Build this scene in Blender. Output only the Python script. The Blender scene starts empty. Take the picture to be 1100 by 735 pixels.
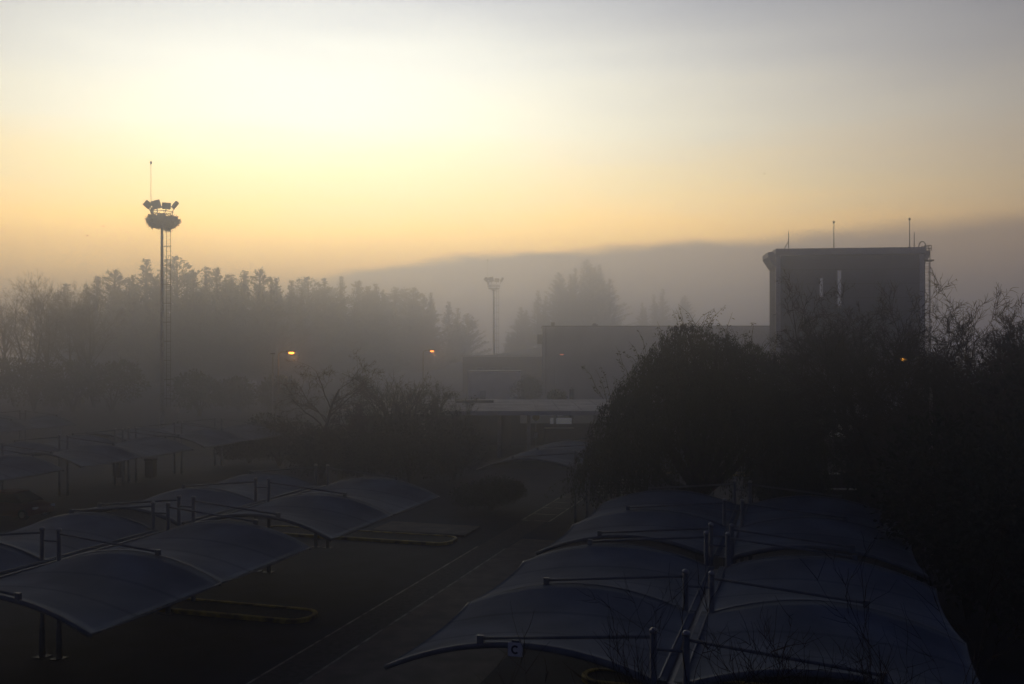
import bpy, math, random
from mathutils import Vector, Matrix

scene = bpy.context.scene
R = math.radians
PI = math.pi

# ------------------------------------------------------------------ camera
F_PX, U0, V0, CAM_H = 1030.0, 550.0, 377.0, 9.5
cam_d = bpy.data.cameras.new('camera'); cam = bpy.data.objects.new('camera', cam_d)
scene.collection.objects.link(cam); scene.camera = cam
cam.location = (0, 0, CAM_H); cam.rotation_euler = (R(90), 0, 0)
cam_d.lens = F_PX / 1100 * 36; cam_d.sensor_width = 36
cam_d.shift_y = 9.5 / 1100
cam_d.clip_start = 0.1; cam_d.clip_end = 6000

# ------------------------------------------------------------------ world: dawn sky
world = bpy.data.worlds.new('World'); scene.world = world; world.use_nodes = True
wn = world.node_tree.nodes; wl = world.node_tree.links
for n in list(wn): wn.remove(n)
def W(t, **k):
    n = wn.new(t)
    for a, b in k.items(): setattr(n, a, b)
    return n
def wm(op, a, b=None, c=None, clamp=False):
    n = W('ShaderNodeMath', operation=op); n.use_clamp = clamp
    for i, x in enumerate((a, b, c)):
        if x is None: continue
        if isinstance(x, (int, float)): n.inputs[i].default_value = x
        else: wl.new(x, n.inputs[i])
    return n.outputs[0]
def ramp(fac, stops):
    n = W('ShaderNodeValToRGB'); e = n.color_ramp.elements
    while len(e) > 1: e.remove(e[-1])
    e[0].position = stops[0][0] / 90; e[0].color = (*stops[0][1], 1)
    for p, c in stops[1:]:
        k = e.new(p / 90); k.color = (*c, 1)
    wl.new(fac, n.inputs[0]); return n.outputs[0]
def wmix(f, a, b):
    n = W('ShaderNodeMix', data_type='RGBA')
    if isinstance(f, (int, float)): n.inputs[0].default_value = f
    else: wl.new(f, n.inputs[0])
    for s, x in ((6, a), (7, b)):
        if isinstance(x, tuple): n.inputs[s].default_value = (*x, 1)
        else: wl.new(x, n.inputs[s])
    return n.outputs[2]
def sstep(x, lo, hi):
    n = W('ShaderNodeMapRange', interpolation_type='SMOOTHSTEP')
    wl.new(x, n.inputs[0]); n.inputs[1].default_value = lo; n.inputs[2].default_value = hi
    return n.outputs[0]
tc = W('ShaderNodeTexCoord'); sx = W('ShaderNodeSeparateXYZ')
wl.new(tc.outputs['Generated'], sx.inputs[0])
DEG = 180 / PI
elev = wm('MULTIPLY', wm('ARCSINE', sx.outputs[2]), DEG)
az = wm('MULTIPLY', wm('ARCTAN2', sx.outputs[0], sx.outputs[1]), DEG)
# faint streaks of high cloud stretched along the horizon
mp = W('ShaderNodeMapping'); mp.inputs['Scale'].default_value = (2.0, 2.0, 14.0); mp.inputs['Rotation'].default_value = (0, R(4), 0)
wl.new(tc.outputs['Generated'], mp.inputs[0])
nz = W('ShaderNodeTexNoise'); nz.inputs['Scale'].default_value = 2.2; nz.inputs['Detail'].default_value = 5
wl.new(mp.outputs[0], nz.inputs['Vector'])
streak = wm('SUBTRACT', nz.outputs['Fac'], 0.5)
elev_s = wm('ADD', elev, wm('MULTIPLY', streak, 3.0))
efac = wm('DIVIDE', elev_s, 90.0, clamp=True)
glow = ramp(efac, [(0, (.95, .66, .40)), (4.5, (3.1, 1.65, .34)), (7.2, (3.7, 2.2, .46)), (9.5, (2.5, 1.95, .85)),
                   (13, (1.98, 1.88, 1.36)), (16, (1.60, 1.57, 1.30)), (20, (1.0, 1.0, .95)), (24, (.36, .37, .42)),
                   (31, (.035, .042, .070)), (42, (.008, .012, .030)), (90, (.003, .0058, .028))])
side = ramp(efac, [(0, (.17, .16, .17)), (6, (1.55, .92, .32)), (9, (1.28, .93, .48)), (13, (.88, .78, .60)),
                   (17, (.54, .52, .50)), (21, (.30, .31, .36)), (25, (.11, .12, .17)), (31, (.022, .028, .052)), (42, (.006, .010, .026)), (90, (.003, .0055, .024))])
back = ramp(efac, [(0, (.045, .047, .080)), (18, (.022, .026, .050)), (35, (.005, .009, .028)), (90, (.003, .0055, .024))])
gw_ = wm('MULTIPLY_ADD', sstep(elev, 12, 5), 16.0, 24.0)
da = wm('DIVIDE', wm('SUBTRACT', az, -12.0), gw_)
g_w = wm('EXPONENT', wm('MULTIPLY', wm('MULTIPLY', da, da), -1.0))
db = wm('DIVIDE', wm('SUBTRACT', az, -8.0), 48.0)
s_w = wm('EXPONENT', wm('MULTIPLY', wm('POWER', wm('ABSOLUTE', db), 3.0), -1.0))
sky = wmix(s_w, back, wmix(g_w, side, glow))
# low bank of fog cloud whose top slants up to the right
nb = W('ShaderNodeTexNoise'); nb.inputs['Scale'].default_value = 9; nb.inputs['Detail'].default_value = 4
mpb = W('ShaderNodeMapping'); mpb.inputs['Scale'].default_value = (1, 1, 3); wl.new(tc.outputs['Generated'], mpb.inputs[0]); wl.new(mpb.outputs[0], nb.inputs['Vector'])
azn = wm('MINIMUM', az, 0.0)
edge = wm('ADD', wm('ADD', wm('MULTIPLY_ADD', az, 0.05, 5.75), wm('MULTIPLY', wm('MULTIPLY', azn, azn), -.007)), wm('MULTIPLY', wm('SUBTRACT', nb.outputs['Fac'], .5), 1.5))
soft = wm('MULTIPLY_ADD', sstep(az, 2, 26), 0.35, .38)
below = wm('SUBTRACT', 1.0, sstep(wm('DIVIDE', wm('SUBTRACT', elev, edge), soft), -1, 1))
bank_a = wm('MULTIPLY', below, wm('MULTIPLY', sstep(az, -19, -8), .97))
bank_c = wmix(sstep(az, -12, 26), (.29, .29, .32), (.030, .042, .10))
sky = wmix(wm('MULTIPLY', bank_a, s_w), sky, bank_c)
bg = W('ShaderNodeBackground'); wl.new(sky, bg.inputs[0]); bg.inputs[1].default_value = 1.0
nish = W('ShaderNodeTexSky', sky_type='NISHITA'); nish.sun_disc = False
nish.sun_elevation = R(0.5); nish.sun_rotation = R(-9.5)
bg2 = W('ShaderNodeBackground'); wl.new(nish.outputs[0], bg2.inputs[0]); bg2.inputs[1].default_value = 0.004
add = W('ShaderNodeAddShader'); wo = W('ShaderNodeOutputWorld')
wl.new(bg.outputs[0], add.inputs[0]); wl.new(bg2.outputs[0], add.inputs[1]); wl.new(add.outputs[0], wo.inputs[0])

vs = scene.view_settings
vs.view_transform = 'Standard'; vs.look = 'None'; vs.gamma = 1; vs.exposure = 0; vs.use_curve_mapping = False
cy = scene.cycles
cy.use_denoising = True; cy.max_bounces = 6; cy.diffuse_bounces = 3; cy.volume_bounces = 2; cy.transparent_max_bounces = 8
HAZE_DENSITY = 0.0050
HAZE_G = 0.90

# ------------------------------------------------------------------ helpers
SN, CS = math.sin(R(17)), math.cos(R(17))
ROW_ROT = -R(17)
def RW(X, Y, z=0.0):                # car-park axes -> world
    return Vector((CS * X + SN * Y, -SN * X + CS * Y, z))
def P(u, v, D):                     # point seen at (u, v) of the photograph, D metres ahead
    return Vector(((u - U0) / F_PX * D, D, CAM_H - (v - V0) / F_PX * D))

class MB:
    def __init__(s): s.v = []; s.f = []
    def quad(s, a, b, c, d):
        n = len(s.v); s.v += [a, b, c, d]; s.f.append((n, n + 1, n + 2, n + 3))
    def box(s, c, size, rot=None):
        c = Vector(c); h = Vector(size) / 2; n = len(s.v)
        for i in range(8):
            p = Vector(((h.x if i & 1 else -h.x), (h.y if i & 2 else -h.y), (h.z if i & 4 else -h.z)))
            if rot is not None: p = rot @ p
            s.v.append(c + p)
        for f in ((0, 2, 3, 1), (4, 5, 7, 6), (0, 1, 5, 4), (2, 6, 7, 3), (0, 4, 6, 2), (1, 3, 7, 5)):
            s.f.append(tuple(n + k for k in f))
        return s
    def bb(s, x0, x1, y0, y1, z0, z1):
        return s.box(((x0 + x1) / 2, (y0 + y1) / 2, (z0 + z1) / 2), (x1 - x0, y1 - y0, z1 - z0))
    def tube(s, pts, rad, sides=6, cap=True):
        pts = [Vector(p) for p in pts]; m = len(pts)
        if isinstance(rad, (int, float)): rad = [rad] * m
        n0 = len(s.v); up = None
        for i, p in enumerate(pts):
            t = (pts[min(i + 1, m - 1)] - pts[max(i - 1, 0)])
            t = t.normalized() if t.length > 1e-9 else Vector((0, 0, 1))
            if up is None: up = Vector((0, 0, 1)) if abs(t.z) < .9 else Vector((1, 0, 0))
            a = up - t * up.dot(t)
            a = a.normalized() if a.length > 1e-6 else t.orthogonal().normalized()
            b = t.cross(a); up = a
            for k in range(sides):
                q = 2 * PI * k / sides
                s.v.append(p + (a * math.cos(q) + b * math.sin(q)) * rad[i])
        for i in range(m - 1):
            for k in range(sides):
                k2 = (k + 1) % sides
                s.f.append((n0 + i * sides + k, n0 + i * sides + k2, n0 + (i + 1) * sides + k2, n0 + (i + 1) * sides + k))
        if cap and sides > 2:
            s.f.append(tuple(n0 + k for k in reversed(range(sides))))
            s.f.append(tuple(n0 + (m - 1) * sides + k for k in range(sides)))
        return s
    def lathe(s, c, prof, sides=16):
        return s.tube([Vector(c) + Vector((0, 0, z)) for r, z in prof], [r for r, z in prof], sides)
    def leaf(s, p, d, n, l, w):
        d = d.normalized(); x = d.cross(n)
        x = x.normalized() * w if x.length > 1e-6 else d.orthogonal().normalized() * w
        k = len(s.v); s.v += [p, p + d * l * .5 + x, p + d * l, p + d * l * .5 - x]
        s.f.append((k, k + 1, k + 2, k + 3))
    def build(s, name, mat, parent=None, smooth=False, bevel=0):
        me = bpy.data.meshes.new(name); me.from_pydata([tuple(p) for p in s.v], [], s.f); me.update()
        if smooth:
            for p in me.polygons: p.use_smooth = True
        if mat: me.materials.append(mat)
        o = bpy.data.objects.new(name, me); scene.collection.objects.link(o)
        if parent is not None: o.parent = parent
        if bevel:
            b = o.modifiers.new('bevel', 'BEVEL'); b.width = bevel; b.segments = 2; b.limit_method = 'ANGLE'
        return o

def tag(o, label=None, cat=None, group=None, kind=None):
    if label: o['label'] = label
    if cat: o['category'] = cat
    if group: o['group'] = group
    if kind: o['kind'] = kind
    return o
def empty(name, loc, rz=0):
    e = bpy.data.objects.new(name, None); scene.collection.objects.link(e)
    e.location = loc; e.rotation_euler = (0, 0, rz); e.empty_display_size = .3
    return e
def copy_tree(o, parent=None):
    kids = list(o.children)
    c = o.copy(); scene.collection.objects.link(c)
    if parent is not None: c.parent = parent
    for ch in kids: copy_tree(ch, c)
    return c

# ------------------------------------------------------------------ materials
def mat(name, col, rough=.7, var=.25, scale=4.0, metal=0.0, bump=0.0, col2=None, spec=.3, coord='Object', detail=6):
    m = bpy.data.materials.new(name); m.use_nodes = True
    nt = m.node_tree; b = nt.nodes['Principled BSDF']
    b.inputs['Roughness'].default_value = rough; b.inputs['Metallic'].default_value = metal
    b.inputs['Specular IOR Level'].default_value = spec
    t = nt.nodes.new('ShaderNodeTexCoord'); nzz = nt.nodes.new('ShaderNodeTexNoise')
    nzz.inputs['Scale'].default_value = scale; nzz.inputs['Detail'].default_value = detail
    nt.links.new(t.outputs[coord], nzz.inputs['Vector'])
    r = nt.nodes.new('ShaderNodeValToRGB'); e = r.color_ramp.elements
    c2 = col2 or tuple(c * (1 - var) for c in col)
    c1 = tuple(min(1, c * (1 + var)) for c in col)
    e[0].position = .32; e[0].color = (*c2, 1); e[1].position = .68; e[1].color = (*c1, 1)
    nt.links.new(nzz.outputs['Fac'], r.inputs[0]); nt.links.new(r.outputs[0], b.inputs['Base Color'])
    if bump:
        bp = nt.nodes.new('ShaderNodeBump'); bp.inputs['Strength'].default_value = bump
        n2 = nt.nodes.new('ShaderNodeTexNoise'); n2.inputs['Scale'].default_value = scale * 7
        nt.links.new(t.outputs[coord], n2.inputs['Vector'])
        nt.links.new(n2.outputs['Fac'], bp.inputs['Height']); nt.links.new(bp.outputs[0], b.inputs['Normal'])
    return m
def emit(name, col, strength):
    m = bpy.data.materials.new(name); m.use_nodes = True
    b = m.node_tree.nodes['Principled BSDF']
    b.inputs['Base Color'].default_value = (*col, 1); b.inputs['Emission Color'].default_value = (*col, 1)
    b.inputs['Emission Strength'].default_value = strength
    return m
def banded(name, col, period, axis='Z', depth=.35, rough=.6):
    """sheet cladding: narrow ribs every `period` metres"""
    m = mat(name, col, rough, .12, .6)
    nt = m.node_tree; b = nt.nodes['Principled BSDF']
    t = nt.nodes.new('ShaderNodeTexCoord'); w = nt.nodes.new('ShaderNodeTexWave')
    w.bands_direction = axis; w.inputs['Scale'].default_value = 2 * PI / 20 / period * 1.0
    bp = nt.nodes.new('ShaderNodeBump'); bp.inputs['Strength'].default_value = depth; bp.inputs['Distance'].default_value = .05
    nt.links.new(t.outputs['Object'], w.inputs['Vector']); nt.links.new(w.outputs['Fac'], bp.inputs['Height'])
    nt.links.new(bp.outputs[0], b.inputs['Normal'])
    mx = nt.nodes.new('ShaderNodeMix'); mx.data_type = 'RGBA'; mx.blend_type = 'MULTIPLY'; mx.inputs[0].default_value = .35
    src = b.inputs['Base Color'].links[0].from_socket
    nt.links.new(src, mx.inputs[6]); nt.links.new(w.outputs['Color'], mx.inputs[7]); nt.links.new(mx.outputs[2], b.inputs['Base Color'])
    return m

M = dict(
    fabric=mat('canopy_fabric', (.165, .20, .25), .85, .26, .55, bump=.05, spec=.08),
    steel=mat('painted_steel', (.13, .15, .18), .45, .2, 3, spec=.5),
    cap=mat('galvanised_cap', (.38, .39, .41), .35, .1, 5, metal=.6),
    galv=mat('galvanised_steel', (.28, .29, .30), .5, .2, 2, metal=.3),
    darkmetal=mat('dark_metal', (.05, .05, .055), .5, .2, 4),
    asphalt=mat('asphalt', (.026, .028, .043), .85, .35, .7, bump=.3),
    paving=mat('paving', (.13, .115, .10), .8, .3, 1.3, bump=.2),
    strip=mat('strip_pavers', (.07, .066, .064), .85, .4, 5, bump=.3),
    paint=mat('worn_paint', (.30, .30, .30), .7, .35, 2.2, col2=(.05, .05, .055)),
    yellow=mat('yellow_kerb_paint', (.40, .30, .03), .6, .3, 2, col2=(.07, .055, .03)),
    soil=mat('soil', (.045, .038, .028), .95, .4, 4, bump=.4),
    ground=mat('rough_grass', (.035, .037, .022), .95, .5, .5, bump=.4, col2=(.022, .02, .014)),
    bark=mat('bark', (.045, .036, .03), .9, .35, 6, bump=.4),
    twig=mat('twigs', (.05, .04, .032), .9, .3, 3),
    con=mat('conifer_needles', (.045, .06, .03), .8, .35, 1.2),
    willow=mat('willow_leaves', (.05, .062, .022), .75, .4, .9),
    ever=mat('evergreen_leaves', (.03, .042, .024), .8, .4, 1.0),
    shrub=mat('shrub_leaves', (.055, .065, .03), .8, .4, 1.2),
    greenleaf=mat('fresh_green_leaves', (.075, .10, .025), .8, .3, 1.2),
    wall=mat('tower_cladding', (.16, .17, .225), .7, .14, .35),
    fascia=mat('fascia_panel', (.58, .58, .60), .6, .08, .7),
    corner=mat('corner_trim', (.62, .62, .64), .6, .1, 1),
    bwall=mat('long_block_wall', (.34, .335, .36), .8, .15, .25),
    shed=mat('white_shed_wall', (.78, .78, .82), .6, .08, .6),
    roof=mat('frosted_roof', (.42, .41, .42), .7, .35, .5, col2=(.25, .25, .26), bump=.2),
    darkwall=mat('dark_wall', (.05, .045, .042), .8, .2, .8),
    brown=mat('brown_panel', (.10, .075, .055), .7, .2, 1),
    pane=mat('pale_pane', (.82, .82, .82), .4, .1, 2),
    signw=mat('sign_white', (.75, .75, .76), .5, .05, 8),
    black=mat('black_letter', (.012, .012, .014), .5, .1, 8),
    carred=mat('dark_red_paint', (.14, .012, .014), .3, .1, 3, spec=.6),
    glass=mat('dark_glass', (.02, .022, .025), .1, .1, 3, spec=.7),
    rubber=mat('rubber', (.02, .02, .02), .9, .1, 5),
    tail=mat('tail_lamp', (.25, .01, .01), .3, .1, 5),
    nest=mat('dry_sticks', (.055, .042, .028), .95, .4, 3),
    bird=mat('bird_feathers', (.03, .03, .03), .8, .2, 8),
    slat=mat('pale_slats', (.42, .43, .46), .6, .15, 3),
    ysign=mat('yellow_sign', (.62, .48, .05), .5, .1, 3),
    glowpane=emit('added_glow_pane', (.92, .93, 1.0), .06),  # faint emission added in place of daylight, no lamp behind it
    sodium=emit('sodium_lamp', (1.0, .34, .04), 5.5),
    sodium_dim=emit('sodium_lamp_far', (1.0, .28, .04), 4.0),
)
# canopy fabric: welded strips running out from the valley
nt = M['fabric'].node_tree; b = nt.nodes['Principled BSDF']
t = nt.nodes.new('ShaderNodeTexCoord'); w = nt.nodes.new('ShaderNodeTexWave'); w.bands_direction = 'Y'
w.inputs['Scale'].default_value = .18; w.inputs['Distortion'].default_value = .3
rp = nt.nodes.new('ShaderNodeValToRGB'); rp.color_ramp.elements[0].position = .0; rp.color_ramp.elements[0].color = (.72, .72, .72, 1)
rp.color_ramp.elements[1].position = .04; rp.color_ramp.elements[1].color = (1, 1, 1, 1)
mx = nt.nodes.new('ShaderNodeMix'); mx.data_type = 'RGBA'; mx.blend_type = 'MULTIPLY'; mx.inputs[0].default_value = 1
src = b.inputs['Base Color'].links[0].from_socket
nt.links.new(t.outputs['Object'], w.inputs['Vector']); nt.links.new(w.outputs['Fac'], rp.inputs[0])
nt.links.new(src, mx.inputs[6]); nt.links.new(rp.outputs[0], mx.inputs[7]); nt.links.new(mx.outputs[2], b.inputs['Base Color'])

# ------------------------------------------------------------------ ground, roads
def sheet(name, x0, x1, y0, y1, z, m):
    mb = MB(); mb.quad(RW(x0, y0, z), RW(x1, y0, z), RW(x1, y1, z), RW(x0, y1, z))
    return tag(mb.build(name, m), kind='structure')
mb = MB(); mb.quad(Vector((-560, -60, 0)), Vector((560, -60, 0)), Vector((560, 700, 0)), Vector((-560, 700, 0)))
tag(mb.build('ground', M['ground']), kind='structure')
sheet('car_park', -76, 14, -20, 74, .004, M['asphalt'])
sheet('footpath', -13.70, -8.87, -20, 46.5, .010, M['paving'])
sheet('paved_strip', -15.15, -13.78, -20, 64, .009, M['strip'])
mb = MB()
def line(x0, x1, y0, y1, z=.016): mb.quad(RW(x0, y0, z), RW(x1, y0, z), RW(x1, y1, z), RW(x0, y1, z))
line(-15.24, -15.15, -20, 44); line(-13.80, -13.70, -20, 44)
line(-15.24, -15.12, 51.5, 60.5); line(-13.66, -13.54, 51.5, 60.5)
for y in (51.5, 53.7, 56, 58.2, 60.4): line(-15.12, -13.66, y, y + .16)
tag(mb.build('painted_markings', M['paint']), kind='structure')

def island(x0, x1, y0, y1, label):
    """planted island with a rounded painted kerb"""
    r = min(.75, (y1 - y0) / 2 - .02); ring = []
    for cx, cy_, a0 in ((x1 - r, y1 - r, 0), (x0 + r, y1 - r, 90), (x0 + r, y0 + r, 180), (x1 - r, y0 + r, 270)):
        for k in range(7):
            a = R(a0 + k * 15); ring.append((cx + r * math.cos(a), cy_ + r * math.sin(a), math.cos(a), math.sin(a)))
    root = empty('kerb_island', RW((x0 + x1) / 2, (y0 + y1) / 2), 0)
    tag(root, label, 'kerb', 'yellow kerbed islands')
    o = root.location
    mb = MB(); n = len(ring)
    for px, py, nx, ny in ring:
        for off, z in ((0, 0), (0, .13), (-.02, .15), (-.16, .15), (-.16, 0)):
            mb.v.append(RW(px + nx * off, py + ny * off, z) - o)
    for i in range(n):
        j = (i + 1) % n
        for k in range(4): mb.f.append((i * 5 + k, j * 5 + k, j * 5 + k + 1, i * 5 + k + 1))
    mb.build('kerb', M['yellow'], root)
    mb = MB(); mb.v = [RW(px - nx * .15, py - ny * .15, .10) - o for px, py, nx, ny in ring]; mb.f = [tuple(range(n))]
    mb.build('soil_bed', M['soil'], root)
island(-27.5, -16.6, 29.6, 31.2, 'yellow kerb with rounded end poking out from under the left canopies')
island(-27.5, -16.6, 43.6, 45.6, 'yellow kerb with rounded end past the far end of the left canopies')
island(-6.2, 2.6, 26.6, 27.9, 'yellow kerb in the dark beneath the canopy with the letter C')
island(-16.5, -3, 74.5, 76.0, 'straight yellow kerb seen beneath the road end canopy')
# pale slab at the end of the left canopies
mb = MB(); s0 = RW(-19.2, 47.3); mb.box((0, 0, .06), (5.2, 2.6, .12))
o = mb.build('concrete_slab', M['paving'], bevel=.02); o.location = s0; o.rotation_euler[2] = ROW_ROT
tag(o, 'low flat concrete slab on the dark asphalt behind the left canopies', 'slab')

# ------------------------------------------------------------------ tensile canopies
WING, HALF, TOP_Z, IN_Z, TIP_Z, CTRL = 5.76, .32, 4.0, 2.95, 2.70, 4.05
def arm_z(t):
    return (1 - t) ** 2 * IN_Z + 2 * t * (1 - t) * CTRL + t * t * TIP_Z
def make_canopy(frames):
    """frames: three distances along the row; axis X across the row, Y along it"""
    y0 = frames[0]
    root = empty('parking_canopy', (0, 0, 0))
    fr = [f - y0 for f in frames]
    for sgn in (-1, 1):
        for a, c in zip(fr[:-1], fr[1:]):
            mb = MB(); NU, NV = 28, 18
            for side in (0, 1):
                for i in range(NU + 1):
                    t = i / NU
                    for j in range(NV + 1):
                        s = j / NV; q = 4 * s * (1 - s)
                        x = sgn * (.07 + t * (HALF + WING - .07 - .12 * q * t ** 6))
                        z = arm_z(max(0.0, (abs(x) - HALF) / WING)) + .055 - (.28 * math.sin(PI * min(1, t * 1.0)) ** .9 + .10 * t) * q - side * .012
                        mb.v.append(Vector((x, a + .03 + s * (c - a - .06), z)))
            K = (NU + 1) * (NV + 1)
            for i in range(NU):
                for j in range(NV):
                    q0 = i * (NV + 1) + j
                    f = (q0, q0 + NV + 1, q0 + NV + 2, q0 + 1)
                    mb.f.append(f); mb.f.append(tuple(K + k for k in reversed(f)))
            def rim(ids):
                for p, q in zip(ids[:-1], ids[1:]): mb.f.append((p, q, q + K, p + K))
            rim([i * (NV + 1) for i in range(NU + 1)]); rim([i * (NV + 1) + NV for i in range(NU + 1)])
            rim([NU * (NV + 1) + j for j in range(NV + 1)]); rim([j for j in range(NV + 1)])
            mb.build('fabric_panel', M['fabric'], root, smooth=True)
        # eave cable
        for a, c in zip(fr[:-1], fr[1:]):
            pts = []
            for j in range(13):
                s = j / 12; q = 4 * s * (1 - s)
                pts.append((sgn * (HALF + WING - .12 * q), a + s * (c - a), TIP_Z + .05 - .10 * q))
            MB().tube(pts, .028, 6).build('eave_cable', M['steel'], root, smooth=True)
    for y in fr:
        for sgn in (-1, 1):
            MB().lathe((sgn * HALF, y, 0), [(.09, 0), (.09, .9), (.072, .95), (.072, TOP_Z - .05)], 12).build('post', M['steel'], root, smooth=True)
            MB().lathe((sgn * HALF, y, TOP_Z - .05), [(.085, 0), (.085, .05), (.045, .085), (.0, .095)], 12).build('post_cap', M['cap'], root, smooth=True)
            MB().box((sgn * HALF, y, .012), (.4, .4, .024)).build('base_plate', M['darkmetal'], root)
            pts = [(sgn * (HALF + t * WING), y, arm_z(t)) for t in [k / 18 for k in range(19)]]
            pts[0] = (sgn * (HALF + .02), y, IN_Z)
            MB().tube(pts, [.085 - .03 * k / 18 for k in range(19)], 10).build('arched_arm', M['steel'], root, smooth=True)
            xe = HALF + 3.60
            rod = MB().tube([(sgn * HALF, y, TOP_Z - .14), (sgn * xe, y, 3.52)], .036, 8).build('tie_rod', M['steel'], root, smooth=True)
            MB().box((sgn * xe, y, 3.46), (.14, .09, .24)).build('end_bracket', M['steel'], rod)
        MB().tube([(-HALF, y, 3.62), (HALF, y, 3.62)], .03, 8).build('cross_bar', M['steel'], root)
    L = fr[-1]
    g = MB(); g.bb(-HALF + .10, HALF - .10, .1, L - .1, 2.90, 2.93)
    for s in (-1, 1): g.bb(s * (HALF - .09) - .015, s * (HALF - .09) + .015, .1, L - .1, 2.93, 3.02)
    g.build('valley_gutter', M['steel'], root)
    return root
A1, A2 = (18.9, 24.1, 29.5), (31.0, 36.3, 41.6)
proto = make_canopy((0, 5.3, 10.6))
def canopy(mid, y, label, first=[True]):
    o = proto if first[0] else copy_tree(proto); first[0] = False
    o.location = RW(mid, y); o.rotation_euler = (0, 0, ROW_ROT)
    tag(o, label, 'canopy', 'white fabric parking canopies')
    return o
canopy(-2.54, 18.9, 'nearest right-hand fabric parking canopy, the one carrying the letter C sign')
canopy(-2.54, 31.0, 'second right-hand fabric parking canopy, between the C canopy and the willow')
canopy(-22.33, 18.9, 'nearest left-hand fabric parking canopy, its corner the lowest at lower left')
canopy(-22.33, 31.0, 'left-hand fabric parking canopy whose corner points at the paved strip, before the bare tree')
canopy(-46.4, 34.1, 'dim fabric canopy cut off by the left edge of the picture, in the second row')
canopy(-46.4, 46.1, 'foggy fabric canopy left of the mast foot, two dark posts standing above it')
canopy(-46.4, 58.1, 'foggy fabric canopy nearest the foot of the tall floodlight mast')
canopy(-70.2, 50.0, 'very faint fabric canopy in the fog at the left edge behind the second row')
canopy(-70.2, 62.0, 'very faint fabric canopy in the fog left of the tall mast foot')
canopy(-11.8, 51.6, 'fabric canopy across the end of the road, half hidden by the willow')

# letter sign
sg = empty('letter_sign', RW(-5.66, 18.74, 3.40), ROW_ROT)
tag(sg, 'small white square sign with black letter C on the nearest right canopy arm', 'sign')
MB().box((0, 0, 0), (.31, .02, .28)).build('sign_panel', M['signw'], sg, bevel=.004)
mb = MB(); N = 26; ro, ri = .092, .052
for k in range(N + 1):
    a = R(42 + 276 * k / N)
    for r in (ro, ri): mb.v.append(Vector((r * math.cos(a) * .92, -.0125, r * math.sin(a))))
for k in range(N): mb.f.append((2 * k, 2 * k + 1, 2 * k + 3, 2 * k + 2))
mb.build('letter_c', M['black'], sg)
MB().box((0, .03, .16), (.16, .05, .06)).build('clamp', M['steel'], sg)

# ------------------------------------------------------------------ buildings
def yawed(name, loc, yaw): return empty(name, loc, yaw)
B_YAW = -R(6.5)
# --- tower block (D ~ 100)
D = 100.0; px = D / F_PX
c0 = P(834, 377, D); c0.z = 0
tb = yawed('tower_building', c0, B_YAW)       # origin = left front corner on the ground; +x right, +y back
tag(tb, 'tall windowless clad block with pale fascia, aerials and side ladder over the bare trees', 'building')
TW, TD_, TZ = 14.75, 4.6, CAM_H + 109.5 * px
FZ = TZ - .70
MB().bb(0, TW, 0, TD_, 0, FZ).build('wall', M['wall'], tb)
g = MB(); g.bb(-.05, .42, -.05, .3, 0, FZ - .02); g.build('corner_trim', M['corner'], tb)
g = MB(); g.bb(TW - .42, TW + .05, -.05, .3, 0, FZ - .02); g.build('corner_trim', M['corner'], tb)
MB().bb(-.12, TW + .12, -.30, TD_ + .2, FZ, TZ).build('fascia', M['fascia'], tb, bevel=.03)
for sg_, x0 in ((-1, 0), (1, TW)):      # side cornice tapering below the fascia
    mb = MB()
    prof = [(x0 - .12 * 0, FZ - 1.25), (x0 + sg_ * .22, FZ - 1.0), (x0 + sg_ * .78, FZ - .10), (x0 + sg_ * .78, TZ - .28), (x0, TZ - .28)]
    for y in (.45, TD_ - .2):
        mb.v += [Vector((x, y, z)) for x, z in prof]
    n = len(prof)
    mb.f = [tuple(range(n)), tuple(reversed(range(n, 2 * n)))] + [(k, n + k, n + (k + 1) % n, (k + 1) % n) for k in range(n)]
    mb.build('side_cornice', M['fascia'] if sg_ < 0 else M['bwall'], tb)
def uvx(u): return (u - 834) * px
def vz(v): return CAM_H + (377 - v) * px
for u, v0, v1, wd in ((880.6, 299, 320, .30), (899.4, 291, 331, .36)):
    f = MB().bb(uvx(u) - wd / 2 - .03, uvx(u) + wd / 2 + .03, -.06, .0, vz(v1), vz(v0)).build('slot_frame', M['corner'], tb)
    MB().bb(uvx(u) - wd / 2 + .04, uvx(u) + wd / 2 - .04, -.075, -.058, vz(v1) + .08, vz(v0) - .08).build('slot_pane', M['glowpane'], f)  # unlit pale pane, given an added glow to read lighter than the wall
for v in (275 + 15.2 * k for k in range(6)): MB().bb(.44, TW - .44, -.03, 0, vz(v) - .025, vz(v) + .025).build('cladding_joint', M['darkmetal'], tb)
MB().tube([(.02, -.1, vz(337)), (-.45, -.3, vz(339))], .05, 6).build('spout', M['galv'], tb)
# aerials
for u, vt, blob in ((850.3, 246, 0), (898.3, 236, 1), (977.5, 234, 1), (982.3, 249, 0)):
    x = uvx(u)
    a = MB().tube([(x, 2, TZ), (x, 2, vz(vt))], [.055, .035], 6).build('aerial', M['galv'], tb)
    if blob: MB().lathe((x, 2, vz(vt) - .1), [(.02, -.16), (.11, -.06), (.12, .06), (.03, .16)], 8).build('aerial_head', M['darkmetal'], a)
MB().tube([(uvx(850.3), 2, vz(257)), (uvx(844.5), 2, TZ)], .045, 6).build('aerial_brace', M['galv'], tb)
MB().bb(uvx(838), uvx(862), 1.2, 2.6, TZ, TZ + .07).build('roof_duct', M['galv'], tb)
MB().tube([(uvx(974.5), 1.9, TZ), (uvx(976), 1.9, TZ + .2), (uvx(978), 1.9, TZ + .24), (uvx(980), 1.9, TZ)], .04, 5).build('roof_pipe', M['galv'], tb)
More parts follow.
